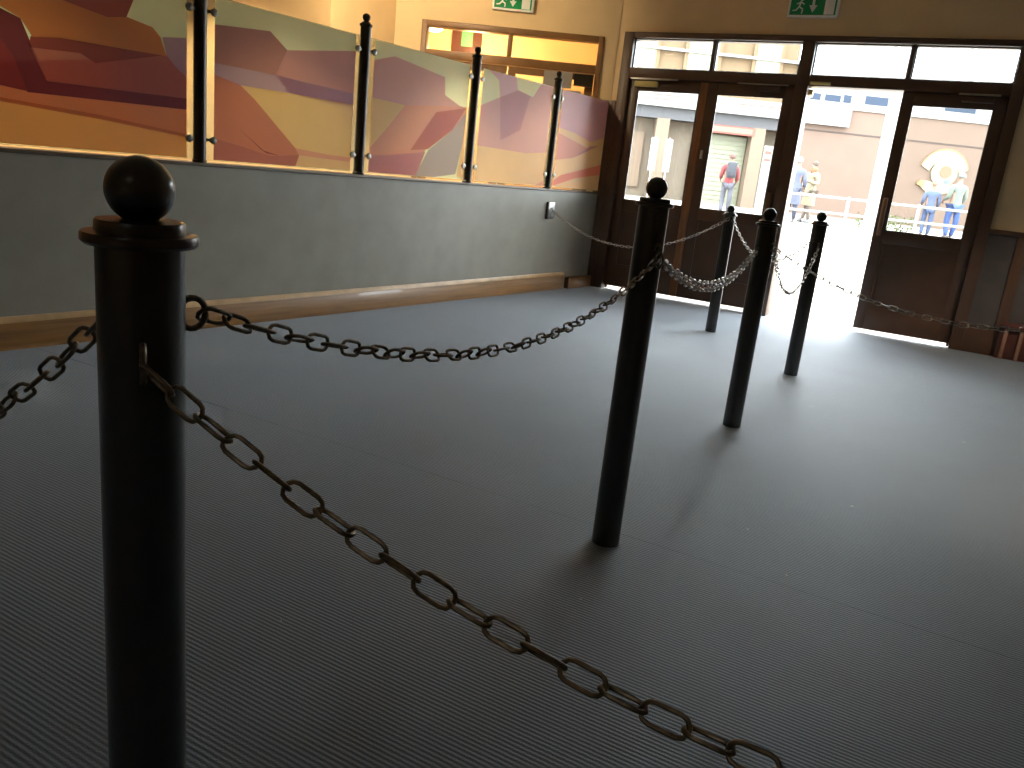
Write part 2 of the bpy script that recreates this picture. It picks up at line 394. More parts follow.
# ---------------- corner doors with high windows
cf = struct(empty('trim_5', Q0, QA), 'brown wooden frame around the corner doors')
fp = lambda nm, *bx, m=BROWN2: part(nm, m, cf, *bx, bev=0.004)
FR2 = mat('brown_corner_frame_paint', lin(128, 90, 52), 0.45, var=0.15, scale=9)
fp('jamb', (0.0, 0.055, -0.02, 0.12, 0, 2.40), m=FR2); fp('jamb', (1.735, 1.79, -0.02, 0.12, 0, 2.40), m=FR2)
fp('head_rail', (0.055, 1.735, -0.02, 0.12, 2.345, 2.40), m=FR2); fp('transom_rail', (0.055, 1.735, -0.02, 0.12, 2.06, 2.135), m=FR2)
fp('glazing_bar', (0.855, 0.895, -0.01, 0.1, 2.135, 2.345), m=FR2)
for i, (a, c) in enumerate(((0.055, 0.855), (0.895, 1.735))):
    w = struct(empty('window_%d' % (5 + i), Q0 + QU * a, QA), 'high window pane of the yellow lit passage')
    part('window_pane', GLASSW, w, (0, c - a, 0.05, 0.056, 2.135, 2.345))
GREYG = mat('plain_grey_panel', lin(150, 144, 140), 0.35, var=0.05)  # plain grey for two flat boxes on the right leaf
for i, (a, c) in enumerate(((0.06, 0.87), (0.88, 1.73))):
    d_ = struct(empty('door_%d' % (5 + i), Q0 + QU * a, QA), ('left' if i == 0 else 'right') + ' leaf of the brown corner doors behind the screens')
    w = c - a
    part('stile', FR2, d_, (0, 0.08, 0.02, 0.06, 0.01, 2.05)); part('stile', FR2, d_, (w - 0.08, w, 0.02, 0.06, 0.01, 2.05))
    part('top_rail', FR2, d_, (0.08, w - 0.08, 0.02, 0.06, 1.99, 2.05)); part('bottom_rail', FR2, d_, (0.08, w - 0.08, 0.02, 0.06, 0.01, 0.8))
    part('glass_pane', GLASSW, d_, (0.08, w - 0.08, 0.037, 0.043, 0.8, 1.99))
    if i: part('sheet', GREYG, d_, (0.36, 0.64, -0.005, 0.02, 1.90, 2.05)), part('sheet', GREYG, d_, (0.44, 0.74, -0.012, 0.018, 1.70, 1.885)), part('door_closer', PARTPOST, d_, (0.66, 0.84, -0.05, 0.02, 1.93, 2.04))
# passage behind the corner doors
pw = MB()
pw.box(-0.8, 1.85, 2.2, 2.3, 0, CEIL).box(-0.9, -0.8, 0.16, 2.3, 0, CEIL).box(1.80, 1.90, 0.16, 2.3, 0, CEIL).box(-0.9, 1.9, 0.16, 2.3, -0.1, 0.0)
struct(pw.build('wall_passage', BEIGE, loc=Q0, rz=QA), 'yellow lit passage seen through the high windows')

# ================================================================== OBJECTS
def soften(c):
    g = sum(c) / 3
    return tuple(min(0.92, (0.84 * v + 0.16 * g) * 1.4) for v in c)
def art_mat(name, r, g, b_): return film_mat('print_' + name, soften(lin(r, g, b_)), back=0.6)
AM = {k: art_mat(k, *v) for k, v in {
    'sage': (196, 200, 160), 'orange': (222, 150, 74), 'orange_light': (222, 152, 92), 'rust': (200, 122, 64), 'crimson': (150, 52, 56),
    'maroon': (128, 48, 62), 'rose': (182, 100, 88), 'rosewood': (152, 66, 60), 'umber': (204, 122, 60), 'brick': (172, 80, 66),
    'lavender': (180, 140, 160), 'mauve': (180, 118, 112), 'dusty_pink': (196, 134, 134), 'tan': (222, 178, 116), 'terracotta': (196, 114, 88),
    'salmon': (212, 144, 120), 'peach': (228, 176, 124), 'pink': (206, 148, 144), 'grey_mauve': (166, 148, 152), 'lilac': (204, 156, 168), 'coral': (224, 128, 96)}.items()}
ART = {
 0: [
  ('orange', [(1.715, 0.965), (1.715, 1.306), (2.745, 1.468), (2.745, 0.965)]),
  ('orange_light', [(1.715, 1.218), (1.814, 1.220), (1.928, 1.210), (2.270, 1.207), (2.745, 1.216), (2.745, 1.083), (2.267, 1.127), (1.811, 1.160), (1.715, 1.160)]),
  ('rust', [(1.715, 1.163), (1.811, 1.164), (2.268, 1.137), (2.737, 1.089), (2.737, 1.073), (2.267, 1.117), (1.810, 1.147), (1.715, 1.145)]),
  ('crimson', [(1.715, 1.412), (1.825, 1.414), (1.879, 1.340), (1.928, 1.205), (1.814, 1.216), (1.715, 1.215)]),
  ('maroon', [(1.715, 1.562), (1.832, 1.539), (1.913, 1.514), (1.959, 1.400), (2.015, 1.265), (2.322, 1.271), (2.745, 1.278), (2.745, 1.216), (1.928, 1.201), (1.879, 1.340), (1.825, 1.414), (1.715, 1.412)]),
  ('rose', [(1.942, 1.401), (2.178, 1.415), (2.250, 1.381), (2.627, 1.474), (2.696, 1.411), (2.745, 1.383), (2.745, 1.273), (2.322, 1.266), (2.019, 1.261)]),
  ('rosewood', [(1.953, 1.446), (2.087, 1.465), (2.627, 1.474), (2.250, 1.376), (2.178, 1.410), (1.942, 1.397)]),
  ('umber', [(1.715, 1.647), (1.715, 1.759), (2.011, 1.775), (2.102, 1.628), (2.315, 1.601), (2.417, 1.617), (2.550, 1.595), (2.594, 1.556), (2.627, 1.469), (2.087, 1.461), (1.961, 1.443), (1.913, 1.514), (1.793, 1.563)]),
  ('brick', [(2.031, 1.815), (2.487, 1.815), (2.450, 1.701), (2.412, 1.616), (2.315, 1.597), (2.102, 1.628)]),
  ('lavender', [(2.605, 1.558), (2.745, 1.578), (2.745, 1.383), (2.696, 1.411), (2.627, 1.474)]),
 ],
 1: [
  ('mauve', [(2.915, 1.678), (3.285, 1.711), (3.412, 1.629), (3.336, 1.473), (2.915, 1.480)]),
  ('dusty_pink', [(3.412, 1.629), (3.965, 1.716), (3.965, 1.368), (3.444, 1.385), (3.329, 1.477)]),
  ('lavender', [(2.915, 1.481), (3.336, 1.478), (3.965, 1.456), (3.965, 1.378), (3.444, 1.385), (3.086, 1.383), (2.915, 1.407)]),
  ('tan', [(3.086, 1.388), (3.444, 1.391), (3.965, 1.385), (3.965, 1.047), (3.785, 1.053), (3.496, 1.074), (3.190, 1.320)]),
  ('terracotta', [(2.915, 1.420), (3.086, 1.388), (3.190, 1.320), (3.496, 1.074), (3.529, 1.034), (3.308, 1.013), (3.058, 1.057), (2.915, 1.082)]),
  ('rosewood', [(3.077, 1.153), (3.278, 1.028), (3.382, 1.018), (3.248, 1.043)]),
  ('rose', [(2.915, 0.965), (2.915, 1.083), (3.092, 1.054), (3.308, 1.013), (3.529, 1.034), (3.511, 0.965)]),
  ('salmon', [(3.496, 1.074), (3.785, 1.053), (3.965, 1.050), (3.965, 1.014), (3.530, 1.028)]),
  ('peach', [(3.501, 0.965), (3.529, 1.034), (3.965, 1.020), (3.965, 0.965)]),
 ],
 2: [
  ('pink', [(4.135, 1.689), (4.331, 1.744), (4.871, 1.686), (4.887, 1.562), (5.073, 1.506), (4.463, 1.435), (4.135, 1.446)]),
  ('tan', [(4.135, 1.452), (4.462, 1.441), (4.278, 1.248), (4.135, 1.122)]),
  ('salmon', [(4.462, 1.441), (5.073, 1.506), (5.155, 1.506), (5.155, 1.427), (5.001, 1.323), (4.709, 1.154), (4.581, 0.965), (4.135, 0.965), (4.135, 1.124), (4.278, 1.255)]),
  ('terracotta', [(4.800, 1.432), (5.148, 1.500), (5.001, 1.323), (4.741, 1.164), (4.546, 1.142)]),
  ('grey_mauve', [(5.155, 1.469), (5.155, 1.348), (5.137, 1.224), (5.081, 1.001), (4.821, 0.965), (4.612, 0.965), (4.742, 1.156), (5.001, 1.323)]),
  ('dusty_pink', [(4.135, 0.965), (4.135, 1.077), (4.293, 1.089), (4.710, 1.140), (4.623, 0.965)]),
  ('peach', [(5.155, 1.393), (5.155, 0.980), (5.095, 0.987), (5.137, 1.224)]),
 ],
 3: [
  ('lilac', [(5.400, 1.815), (5.772, 1.815), (5.816, 1.711), (5.575, 1.626), (5.538, 1.758)]),
  ('pink', [(5.325, 1.542), (5.573, 1.633), (5.814, 1.719), (6.045, 1.692), (6.146, 1.811), (6.295, 1.815), (6.340, 1.815), (6.340, 1.246), (6.012, 1.228), (5.325, 1.238)]),
  ('dusty_pink', [(5.573, 1.633), (5.814, 1.719), (5.998, 1.694), (5.902, 1.408), (5.630, 1.303)]),
  ('peach', [(5.325, 0.965), (5.325, 1.238), (6.012, 1.228), (6.340, 1.257), (6.340, 0.965)]),
  ('salmon', [(6.340, 0.965), (6.218, 0.965), (6.340, 1.008)]),
 ],
 4: [
  ('peach', [(6.510, 0.965), (6.510, 1.815), (7.430, 1.815), (7.430, 0.965)]),
  ('lilac', [(6.510, 1.815), (7.430, 1.815), (7.430, 1.485), (7.100, 1.410), (6.802, 1.466), (6.510, 1.490)]),
  ('salmon', [(6.510, 1.445), (6.917, 1.376), (7.119, 1.337), (6.801, 1.240), (6.510, 1.206)]),
  ('dusty_pink', [(6.801, 1.240), (7.110, 1.373), (7.265, 1.386), (7.028, 1.311)]),
  ('coral', [(6.510, 1.020), (6.623, 1.074), (7.430, 1.224), (7.430, 1.123), (6.900, 1.061), (6.510, 0.973)]),
 ],
}

PY = [1.63, 2.83, 4.05, 5.24, 6.425]        # partition posts along the low wall
PX = WX - 0.012
GT, GB = 1.82, 0.958
PLAB = ['printed glass screen with orange and maroon canyon, at the left edge', 'printed glass screen with terracotta slope and tan plain, left of the tall middle post',
        'printed glass screen with grey mauve rock face and pink mesa', 'printed glass screen mostly pink over flat orange ground', 'last printed glass screen beside the doors, lilac over orange with a coral stripe']
for k in range(-1, 5):
    y0 = (PY[k] if k >= 0 else 0.43) + 0.042
    y1 = (PY[k + 1] if k + 1 < 5 else 7.42) - (0.042 if k + 1 < 5 else 0.075)
    if k < 0: y0, y1 = 0.43 + 0.042, 1.63 - 0.042
    p = empty('glass_screen', (PX, (y0 + y1) / 2, GB))
    tag(p, PLAB[k] if k >= 0 else 'printed glass screen further left along the low wall, outside the picture', 'glass screen', 'printed glass screens on the low wall')
    h = (y1 - y0) / 2
    MB().box(-0.005, 0.005, -h, h, 0, GT - GB, bev=0.002).build('glass_sheet', GLASSEDGE, p)
    ab = MB(); names = ['sage']
    e0 = 0.043; e1 = 0.043 if k < 4 else 0.0
    ab.add([(0.0056, -h + e0, 0.006), (0.0056, h - e1, 0.006), (0.0056, h - e1, GT - GB - 0.004), (0.0056, -h + e0, GT - GB - 0.004)], [(0, 1, 2, 3)])
    for j, (m, poly) in enumerate(ART[k if k >= 0 else 0]):
        if m not in names: names.append(m)
        ab.cur = names.index(m)
        ym = (y0 + y1) / 2 + (0 if k >= 0 else 1.2)
        x = 0.0058 + 0.00012 * j
        ab.add([(x, yy - ym, zz - GB) for yy, zz in poly], [tuple(range(len(poly)))])
    o = ab.build('printed_artwork', [AM[n] for n in names], p); o['label'] = 'flat print of desert mesas'

POSTL = ['dark bronze partition post with ball top, outside the left edge', 'dark bronze partition post cut off by the top of the picture', 'tall dark bronze partition post between the second and third screens', 'dark bronze partition post in front of the high window', 'dark bronze partition post nearest the doors']
for k, y in enumerate(PY):
    p = empty('partition_post', (PX, y, 0.945)); tag(p, POSTL[k], 'post', 'partition posts on the low wall')
    MB().lathe([(0.040, 0), (0.040, 0.012), (0.035, 0.016), (0.035, 0.93), (0.042, 0.935), (0.042, 0.948), (0.034, 0.952), (0.024, 0.962)], 16).build('pole', PARTPOST, p)
    MB().lathe([(0.010, 0.955), (0.014, 0.965), (0.022, 0.973), (0.0265, 0.986), (0.0245, 1.0), (0.016, 1.010), (0.004, 1.014)], 14).build('finial', PARTPOST, p)
    for z in (0.125, 0.79):
        for s_ in (-1, 1):
            if s_ < 0 and k == 0: continue
            cl = MB()
            cl.lathe([(0.006, 0), (0.020, 0.002), (0.022, 0.010), (0.020, 0.014), (0.006, 0.016)], 14, xf=Matrix.Translation((0.006, s_ * 0.075, z)) @ Matrix.Rotation(math.pi / 2, 4, 'Y'))
            cl.box(-0.008, 0.008, min(0, s_ * 0.06), max(0, s_ * 0.06), z - 0.008, z + 0.008)
            cl.build('glass_clamp', CLAMP, p)

# ---------------- queue posts
RP = 0.039
def bollard(x, y, zb, label, eyes=(), RP=0.043):
    p = empty('queue_post', (x, y, 0)); tag(p, label, 'post', 'black queue posts with ball tops')
    t = zb - 0.047
    MB().lathe([(RP, 0.0), (RP, t - 0.001), (RP - 0.002, t)], 40).build('pole', BLACK, p)
    MB().lathe([(RP - 0.001, t - 0.004), (RP + 0.009, t - 0.003), (RP + 0.012, t), (RP + 0.012, t + 0.006), (RP + 0.011, t + 0.008), (RP + 0.0005, t + 0.009), (RP, t + 0.018), (RP - 0.001, t + 0.0195), (0.010, t + 0.021)], 40).build('cap', BLACK, p)
    prof = [(0.012, t + 0.018), (0.009, t + 0.024)] + [(0.0305 * math.cos(a), zb + 0.0305 * math.sin(a)) for a in [math.radians(v) for v in range(-72, 91, 9)]]
    prof[-1] = (0.0008, zb + 0.0305)
    MB().lathe(prof, 32).build('ball_finial', BLACK, p)
    for ex, ey, ez in eyes:
        d = Vector((ex - x, ey - y, 0)); L = d.length; d.normalize()
        r = max(0.012, (L - RP) / 2 + 0.004); c = d * (L - r + 0.004) + Vector((0, 0, ez))
        pts = [c + (d * math.cos(2 * math.pi * i / 18) + Vector((0, 0, 1)) * math.sin(2 * math.pi * i / 18) * 1.15) * r for i in range(18)]
        MB().tube(pts, 0.0032, 8, closed=True).build('eye_ring', IRON, p)
    return p

def stadium(L, W, dd, nb=8, ns=5):
    w = (W - dd) / 2; l = (L - dd) / 2 - w; pts = []
    for i in range(ns + 1): a = -math.pi / 2 + math.pi * i / ns; pts.append((l + w * math.cos(a), w * math.sin(a), 0))
    for i in range(ns + 1): a = math.pi / 2 + math.pi * i / ns; pts.append((-l + w * math.cos(a), w * math.sin(a), 0))
    return MB().tube(pts, dd / 2, nb, closed=True)
LL, LW, LD = 0.0440, 0.0225, 0.0046
LINK = stadium(LL, LW, LD).mesh('link', IRON)
LINK2 = stadium(LL, LW, LD).mesh('link', IRON_GLINT)
def chain(label, A, B, sag, start=0.0, pitch=LL - 2 * LD, link=None):
    A, B = Vector(A), Vector(B)
    c = empty('chain', A); tag(c, label, 'chain', 'sagging iron chains between the posts')
    n = 600
    P = [A + (B - A) * (i / n) - Vector((0, 0, 4 * sag * (i / n) * (1 - i / n))) for i in range(n + 1)]
    acc = [0.0]
    for i in range(n): acc.append(acc[-1] + (P[i + 1] - P[i]).length)
    cnt = int(round(acc[-1] / pitch)); step = acc[-1] / cnt
    def at_len(s_):
        lo = 0
        import bisect
        i = min(max(bisect.bisect_left(acc, s_), 1), n)
        t = (s_ - acc[i - 1]) / max(1e-9, acc[i] - acc[i - 1])
        return P[i - 1].lerp(P[i], t)
    base_roll = random.uniform(-0.3, 0.3)
    for i in range(cnt):
        a, b_ = at_len(i * step), at_len((i + 1) * step)
        t = (b_ - a).normalized(); m_ = (a + b_) / 2
        side = t.cross(Vector((0, 0, 1))).normalized(); up = side.cross(t)
        roll = base_roll + (math.pi / 2 if i % 2 else 0) + 0.35 + random.uniform(-0.45, 0.45)
        sd = side * math.cos(roll) + up * math.sin(roll)
        o = link_obj('link', link or LINK, c)
        o.rotation_mode = 'QUATERNION'
        o.rotation_quaternion = Matrix((( t.x, sd.x, t.cross(sd).x), (t.y, sd.y, t.cross(sd).y), (t.z, sd.z, t.cross(sd).z))).to_quaternion()
        o.location = m_ - A
    return c
B1, B2, B3, B4, B5 = (-0.713, 0.428), (-1.01, 2.142), (-1.198, 3.766), (-1.352, 5.254), (-2.279, 6.205)
B6, B7, B8 = (0.47, 3.36), (0.86, 0.815), (-2.25, 0.295)
c1a, c1b = (-4.075, 6.50, 0.755), (-2.256, 6.139, 0.896)
c2a, c2b = (-2.229, 6.155, 0.892), (-1.367, 5.196, 0.861)
c3a, c3b = (-0.945, 2.105, 0.892), (-1.212, 3.705, 0.846)
c4a, c4b = (-1.140, 3.735, 0.872), (0.419, 3.381, 0.898)
c6a, c6b = (-1.138, 3.752, 0.845), (-1.318, 5.19, 0.825)
c7a, c7b = (-0.702, 0.485, 0.928), (-0.945, 2.090, 0.909)
c8a, c8b = (-0.660, 0.397, 0.893), (0.80, 0.80, 0.90)
c9a, c9b = (-0.771, 0.426, 0.918), (-2.19, 0.30, 0.92)
bollard(*B1, 1.045, 'nearest black queue post, cut off by the bottom of the picture', [c7a, c8a, c9a], 0.039)
bollard(*B2, 1.085, 'second black queue post in the middle of the carpet', [c3a, c7b])
bollard(*B3, 1.013, 'third black queue post, in front of the open doorway edge', [c3b, c4a, c6a])
bollard(*B4, 1.004, 'black queue post standing in line with the bright open doorway', [c2b, c6b])
bollard(*B5, 0.963, 'farthest black queue post, in front of the closed brown doors', [c1b, c2a])
bollard(*B6, 1.02, 'black queue post outside the right edge of the picture', [c4b])
bollard(*B7, 1.04, 'black queue post beside the camera, outside the picture', [c8b])
bollard(*B8, 1.04, 'black queue post outside the left edge of the picture', [c9b])
chain('thin chain from the wall plate to the farthest queue post', c1a, c1b, 0.278, link=LINK2)
chain('chain hanging behind the third queue post towards the post in the doorway', c2a, c2b, 0.215, link=LINK2)
chain('lower of two chains sagging between second and third queue posts', c3a, c3b, 0.124, link=LINK2)
chain('upper of two chains sagging between second and third queue posts', (c3a[0], c3a[1], c3a[2] + 0.004), (c3b[0], c3b[1], c3b[2] + 0.004), 0.106, link=LINK2)
chain('long chain running from the third post across the rightmost door', c4a, c4b, 0.19, link=LINK2)
chain('deeply sagging chain seen against the bright open doorway', c6a, c6b, 0.232, link=LINK2)
chain('chain from the nearest post back to the second post', c7a, c7b, 0.138)
chain('large foreground chain falling to the bottom right from the nearest post', c8a, c8b, 0.217)
chain('chain leaving the nearest post at the left edge', c9a, c9b, 0.301)

# wall plate for the far chain
p = empty('wall_plate', (WX, 6.51, 0.75)); tag(p, 'steel chain plate screwed to the low grey wall near the doors', 'wall plate')
MB().box(0, 0.012, -0.055, 0.055, -0.075, 0.075, bev=0.003).build('plate', STEEL, p)
MB().box(0.0, 0.022, -0.075, -0.055, -0.078, 0.078, bev=0.003).build('backing', PARTPOST, p)
pts = [(0.022 + 0.016 * math.cos(2 * math.pi * i / 16), -0.01, 0.004 + 0.018 * math.sin(2 * math.pi * i / 16)) for i in range(16)]
MB().tube(pts, 0.0035, 8, closed=True).build('eye_ring', STEEL, p)
for z in (-0.05, 0.05): MB().lathe([(0.007, 0.012), (0.007, 0.015), (0.003, 0.0165)], 10, xf=Matrix.Translation((0, 0.02, z)) @ Matrix.Rotation(math.pi / 2, 4, 'Y')).build('screw', STEEL, p)

# ---------------- exit signs
def exit_sign(loc, rz, w, h, label, lit=0.0):
    p = empty('exit_sign', loc, rz); tag(p, label, 'sign', 'green exit signs')
    face = GREEN
    MB().box(-w / 2, w / 2, -0.05, 0, 0, h, bev=0.006).build('housing', WHITEP, p)
    fz0, fz1 = 0.018, h - 0.018
    MB().box(-w / 2 + 0.02, w / 2 - 0.02, -0.0525, -0.05, fz0, fz1).build('green_face', face, p)
    hh = fz1 - fz0; cz = fz0
    y0_, y1_ = -0.0535, -0.0525
    ar = MB()                                             # arrow pointing down
    ar.prism([(-0.011, cz + hh * 0.88), (0.011, cz + hh * 0.88), (0.011, cz + hh * 0.45), (-0.011, cz + hh * 0.45)], y0_, y1_)
    ar.prism([(-0.034, cz + hh * 0.50), (0.034, cz + hh * 0.50), (0.0, cz + hh * 0.12)], y0_, y1_)
    ar.build('arrow', WHITEP, p)
    MB().box(w / 2 - 0.115, w / 2 - 0.035, y0_, y1_, cz + 0.004, cz + hh * 0.9).build('doorway_symbol', WHITEP, p)
    mb = MB(); x0 = -w / 2 + 0.10                         # running figure
    mb.prism(arc(x0 + 0.012, cz + hh * 0.82, hh * 0.10, 0, 360, 12)[:-1], y0_, y1_)
    for a, b_, t in (((0.006, .70), (-0.006, .42), .012), ((-0.006, .42), (0.026, .30), .010), ((0.026, .30), (0.022, .06), .009), ((-0.006, .42), (-0.030, .24), .010), ((-0.030, .24), (-0.058, .22), .008), ((0.006, .66), (0.036, .54), .008), ((0.004, .66), (-0.030, .56), .008)):
        A_ = Vector((x0 + a[0], cz + hh * a[1])); B_ = Vector((x0 + b_[0], cz + hh * b_[1])); n_ = (B_ - A_).normalized(); n_ = Vector((-n_.y, n_.x)) * t * 0.6
        mb.prism([tuple(A_ + n_), tuple(A_ - n_), tuple(B_ - n_), tuple(B_ + n_)], y0_, y1_)
    mb.build('running_figure', WHITEP, p)
    return p
exit_sign(Q0 + QU * 0.875 + Vector((0, 0, 2.545)), QA, 0.40, 0.17, 'green exit sign with a down arrow above the high windows')
exit_sign(P0 + U * 1.60 + Vector((0, 0, 2.60)), UA, 0.42, 0.19, 'dark green exit sign above the entrance doors')

# reddish slatted panel at the right edge
p = empty('slatted_panel', P0 + U * 3.72 + N * -0.10, UA); tag(p, 'reddish wooden slatted panel standing at the right edge', 'panel')
MB().box(-0.16, 0.5, 0.02, 0.05, 0.0, 0.30, bev=0.004).build('back_board', REDWOOD, p)
for i in range(6): MB().box(-0.13 + i * 0.11, -0.10 + i * 0.11, 0.0, 0.02, 0.0, 0.25, bev=0.004).build('slat', PALEWOOD, p)
MB().box(-0.16, 0.5, -0.01, 0.02, 0.25, 0.29, bev=0.004).build('rail', REDWOOD, p)

# lint on the carpet
LINT = mat('white_lint', lin(215, 212, 205), 0.9)
lb = MB()
for x, y in ((-0.759, 6.032), (-1.022, 4.538), (-0.267, 4.556), (-0.488, 3.131), (-1.355, 1.154), (-0.884, 1.774), (-0.708, 2.599), (-0.502, 2.358)):
    r = 0.006 if y > 3 else 0.003
    lb.add([(x - r, y - r * .6, 0.001), (x + r * 1.2, y - r * .4, 0.001), (x + r, y + r * .7, 0.001), (x - r * .8, y + r * .5, 0.001), (x, y, 0.003)], [(0, 1, 4), (1, 2, 4), (2, 3, 4), (3, 0, 4), (0, 3, 2, 1)])
tag(lb.build('carpet_lint', LINT), 'tiny white lint specks scattered on the carpet', 'lint', kind='stuff')

# ---------------- lamps
WARM = (1.0, 0.77, 0.47); SOFT = (1.0, 0.88, 0.72)
def downlight(x, y, power, col, label, half=32.0, size=0.20):
    p = empty('ceiling_light', (x, y, CEIL)); tag(p, label, 'ceiling light', 'round ceiling lights')
    MB().lathe([(size * 0.62, 0.0), (size * 0.62, -0.03), (size * 0.56, -0.045), (size * 0.50, -0.045), (size * 0.50, -0.03)], 24).build('rim', WHITEP, p)
    MB().lathe([(size * 0.49, -0.030), (size * 0.49, -0.036), (0.01, -0.040)], 24).build('diffuser', glow('warm_lamp_glow', col, 3.0), p)
    l = bpy.data.lights.new('lamp_light', 'SPOT'); l.spot_size = math.radians(2 * half); l.spot_blend = 0.35; l.energy = power; l.color = col; l.shadow_soft_size = size * 0.4
    o = bpy.data.objects.new('lamp_light', l); COL.objects.link(o); o.parent = p; o.location = (0, 0, -0.06)
for y, pw_, lab_ in ((0.2, 200, 'the screen outside the picture'), (1.8, 210, 'the orange canyon screen'), (3.4, 300, 'the terracotta screen'), (5.0, 440, 'the grey mauve rock screen'), (6.2, 330, 'the screen nearest the doors')):
    downlight(-4.95, y, pw_, (1.0, 0.83, 0.60), 'recessed warm ceiling light over the aisle behind ' + lab_)
downlight(-7.3, 4.3, 430, WARM, 'wide warm ceiling light over the far aisle', half=60)
def spotlight(loc, aim, power, col, label, half=55):
    p = empty('ceiling_spotlight', loc); tag(p, label, 'spotlight')
    d = (Vector(aim) - Vector(loc)).normalized(); q = d.to_track_quat('-Z', 'Y')
    hd = MB().lathe([(0.035, 0.09), (0.045, 0.08), (0.055, 0.0), (0.058, -0.01), (0.050, -0.012), (0.048, 0.0)], 16).build('head', PARTPOST, p); hd.rotation_mode = 'QUATERNION'; hd.rotation_quaternion = q
    MB().lathe([(0.012, 0.0), (0.012, CEIL - loc[2])], 8).build('stem', PARTPOST, p)
    l = bpy.data.lights.new('lamp_light', 'SPOT'); l.spot_size = math.radians(2 * half); l.spot_blend = 0.5; l.energy = power; l.color = col; l.shadow_soft_size = 0.05
    o = bpy.data.objects.new('lamp_light', l); COL.objects.link(o); o.parent = p; o.rotation_mode = 'QUATERNION'; o.rotation_quaternion = q; o.location = d * 0.02
spotlight((-5.0, 4.6, 2.98), (-5.9, 6.3, 2.3), 120, WARM, 'ceiling spotlight aimed at the slanted corner wall')
downlight(0.9, 6.0, 230, SOFT, 'ceiling light near the right end of the entrance wall', half=50)
downlight(0.5, -2.6, 36, (1.0, 0.96, 0.9), 'ceiling light behind the camera', half=60)
# globe lamp in the passage
lampm = glow('globe_lamp_glow', (1.0, 0.86, 0.6), 12.0)
p = empty('globe_lamp', Q0 + QU * -0.17 + QN * 1.5 + Vector((0, 0, 2.56)), QA); tag(p, 'glowing lamp in the passage behind the high window', 'lamp')
MB().lathe([(0.02, -0.05), (0.07, -0.045), (0.11, -0.02), (0.12, 0.0), (0.10, 0.025), (0.04, 0.04)], 20).build('shade', lampm, p)
MB().lathe([(0.008, 0.03), (0.008, CEIL - 2.56)], 8).build('rod', STEEL, p)
l = bpy.data.lights.new('lamp_light', 'POINT'); l.energy = 70; l.color = (1.0, 0.72, 0.36); l.shadow_soft_size = 0.1
o = bpy.data.objects.new('lamp_light', l); COL.objects.link(o); o.parent = p; o.location = (0.5, 0, -0.3)
p = empty('wall_board', Q0 + QN * 2.2, QA); tag(p, 'reddish board with a framed green notice in the passage', 'board')
MB().box(-0.06, 0.31, -0.03, 0, 2.2, 2.75, bev=0.004).build('board', REDWOOD, p)
MB().box(0.06, 0.20, -0.04, -0.03, 2.47, 2.66, bev=0.003).build('sheet', mat('pale_green_notice', lin(96, 170, 120), 0.5, var=0.1), p)

# ================================================================== OUTSIDE
def gz(D): return -0.02 if D < 9.2 else min(0.62, -0.02 + (D - 9.2) * 0.033)
def out(s_, D, z=None): p = F * D + S * s_; p.z = gz(D) if z is None else z; return p
gm = MB(); rows = []
for v in (0.06, 0.6, 2, 4, 7, 10, 13, 16, 19, 22, 26, 60):
    row = []
    for u in (-14, -6, -2, 0, 2, 4, 7, 11, 16, 24, 40):
        p_ = P0 + U * u + N * v; row.append((p_.x, p_.y, gz(F.dot(p_))))
    rows.append(row)
vs = [q for r in rows for q in r]; w = len(rows[0])
gm.add(vs, [(i * w + j, i * w + j + 1, (i + 1) * w + j + 1, (i + 1) * w + j) for i in range(len(rows) - 1) for j in range(w - 1)], True)
struct(gm.build('ground', PAVE), 'bright pale paving outside the doors')

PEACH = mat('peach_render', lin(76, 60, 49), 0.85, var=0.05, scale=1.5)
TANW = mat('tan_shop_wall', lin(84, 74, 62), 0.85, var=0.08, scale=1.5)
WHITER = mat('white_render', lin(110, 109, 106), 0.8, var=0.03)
SOFFIT_SHADE = mat('soffit_shadow_grey', lin(56, 55, 57), 0.8, var=0.06)
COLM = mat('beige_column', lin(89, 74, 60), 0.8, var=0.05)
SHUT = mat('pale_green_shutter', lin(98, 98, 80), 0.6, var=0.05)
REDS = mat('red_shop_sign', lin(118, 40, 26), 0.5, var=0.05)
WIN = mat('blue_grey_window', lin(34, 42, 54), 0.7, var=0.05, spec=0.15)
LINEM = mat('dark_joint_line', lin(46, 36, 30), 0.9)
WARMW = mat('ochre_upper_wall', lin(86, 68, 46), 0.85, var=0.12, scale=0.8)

DB = 28.0
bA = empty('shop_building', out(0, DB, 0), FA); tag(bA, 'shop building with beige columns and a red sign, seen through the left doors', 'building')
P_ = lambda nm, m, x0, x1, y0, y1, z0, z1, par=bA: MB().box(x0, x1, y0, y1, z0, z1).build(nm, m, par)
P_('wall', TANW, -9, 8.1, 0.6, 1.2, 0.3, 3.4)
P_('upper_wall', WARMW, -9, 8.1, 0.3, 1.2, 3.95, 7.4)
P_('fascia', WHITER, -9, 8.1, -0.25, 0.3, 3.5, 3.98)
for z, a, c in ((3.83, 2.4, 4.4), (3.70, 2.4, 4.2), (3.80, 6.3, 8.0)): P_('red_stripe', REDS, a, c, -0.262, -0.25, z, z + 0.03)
P_('soffit_shadow_band', SOFFIT_SHADE, -9, 8.1, -0.05, 0.6, 3.14, 3.5)  # grey box stands in for the shadow under the fascia
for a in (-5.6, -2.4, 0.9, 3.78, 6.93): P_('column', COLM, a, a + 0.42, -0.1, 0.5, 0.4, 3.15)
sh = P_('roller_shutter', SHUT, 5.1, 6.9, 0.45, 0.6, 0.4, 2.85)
for i in range(16): P_('shutter_slat', SHUT, 5.1, 6.9, 0.425, 0.45, 0.45 + i * 0.15, 0.45 + i * 0.15 + 0.125, sh)
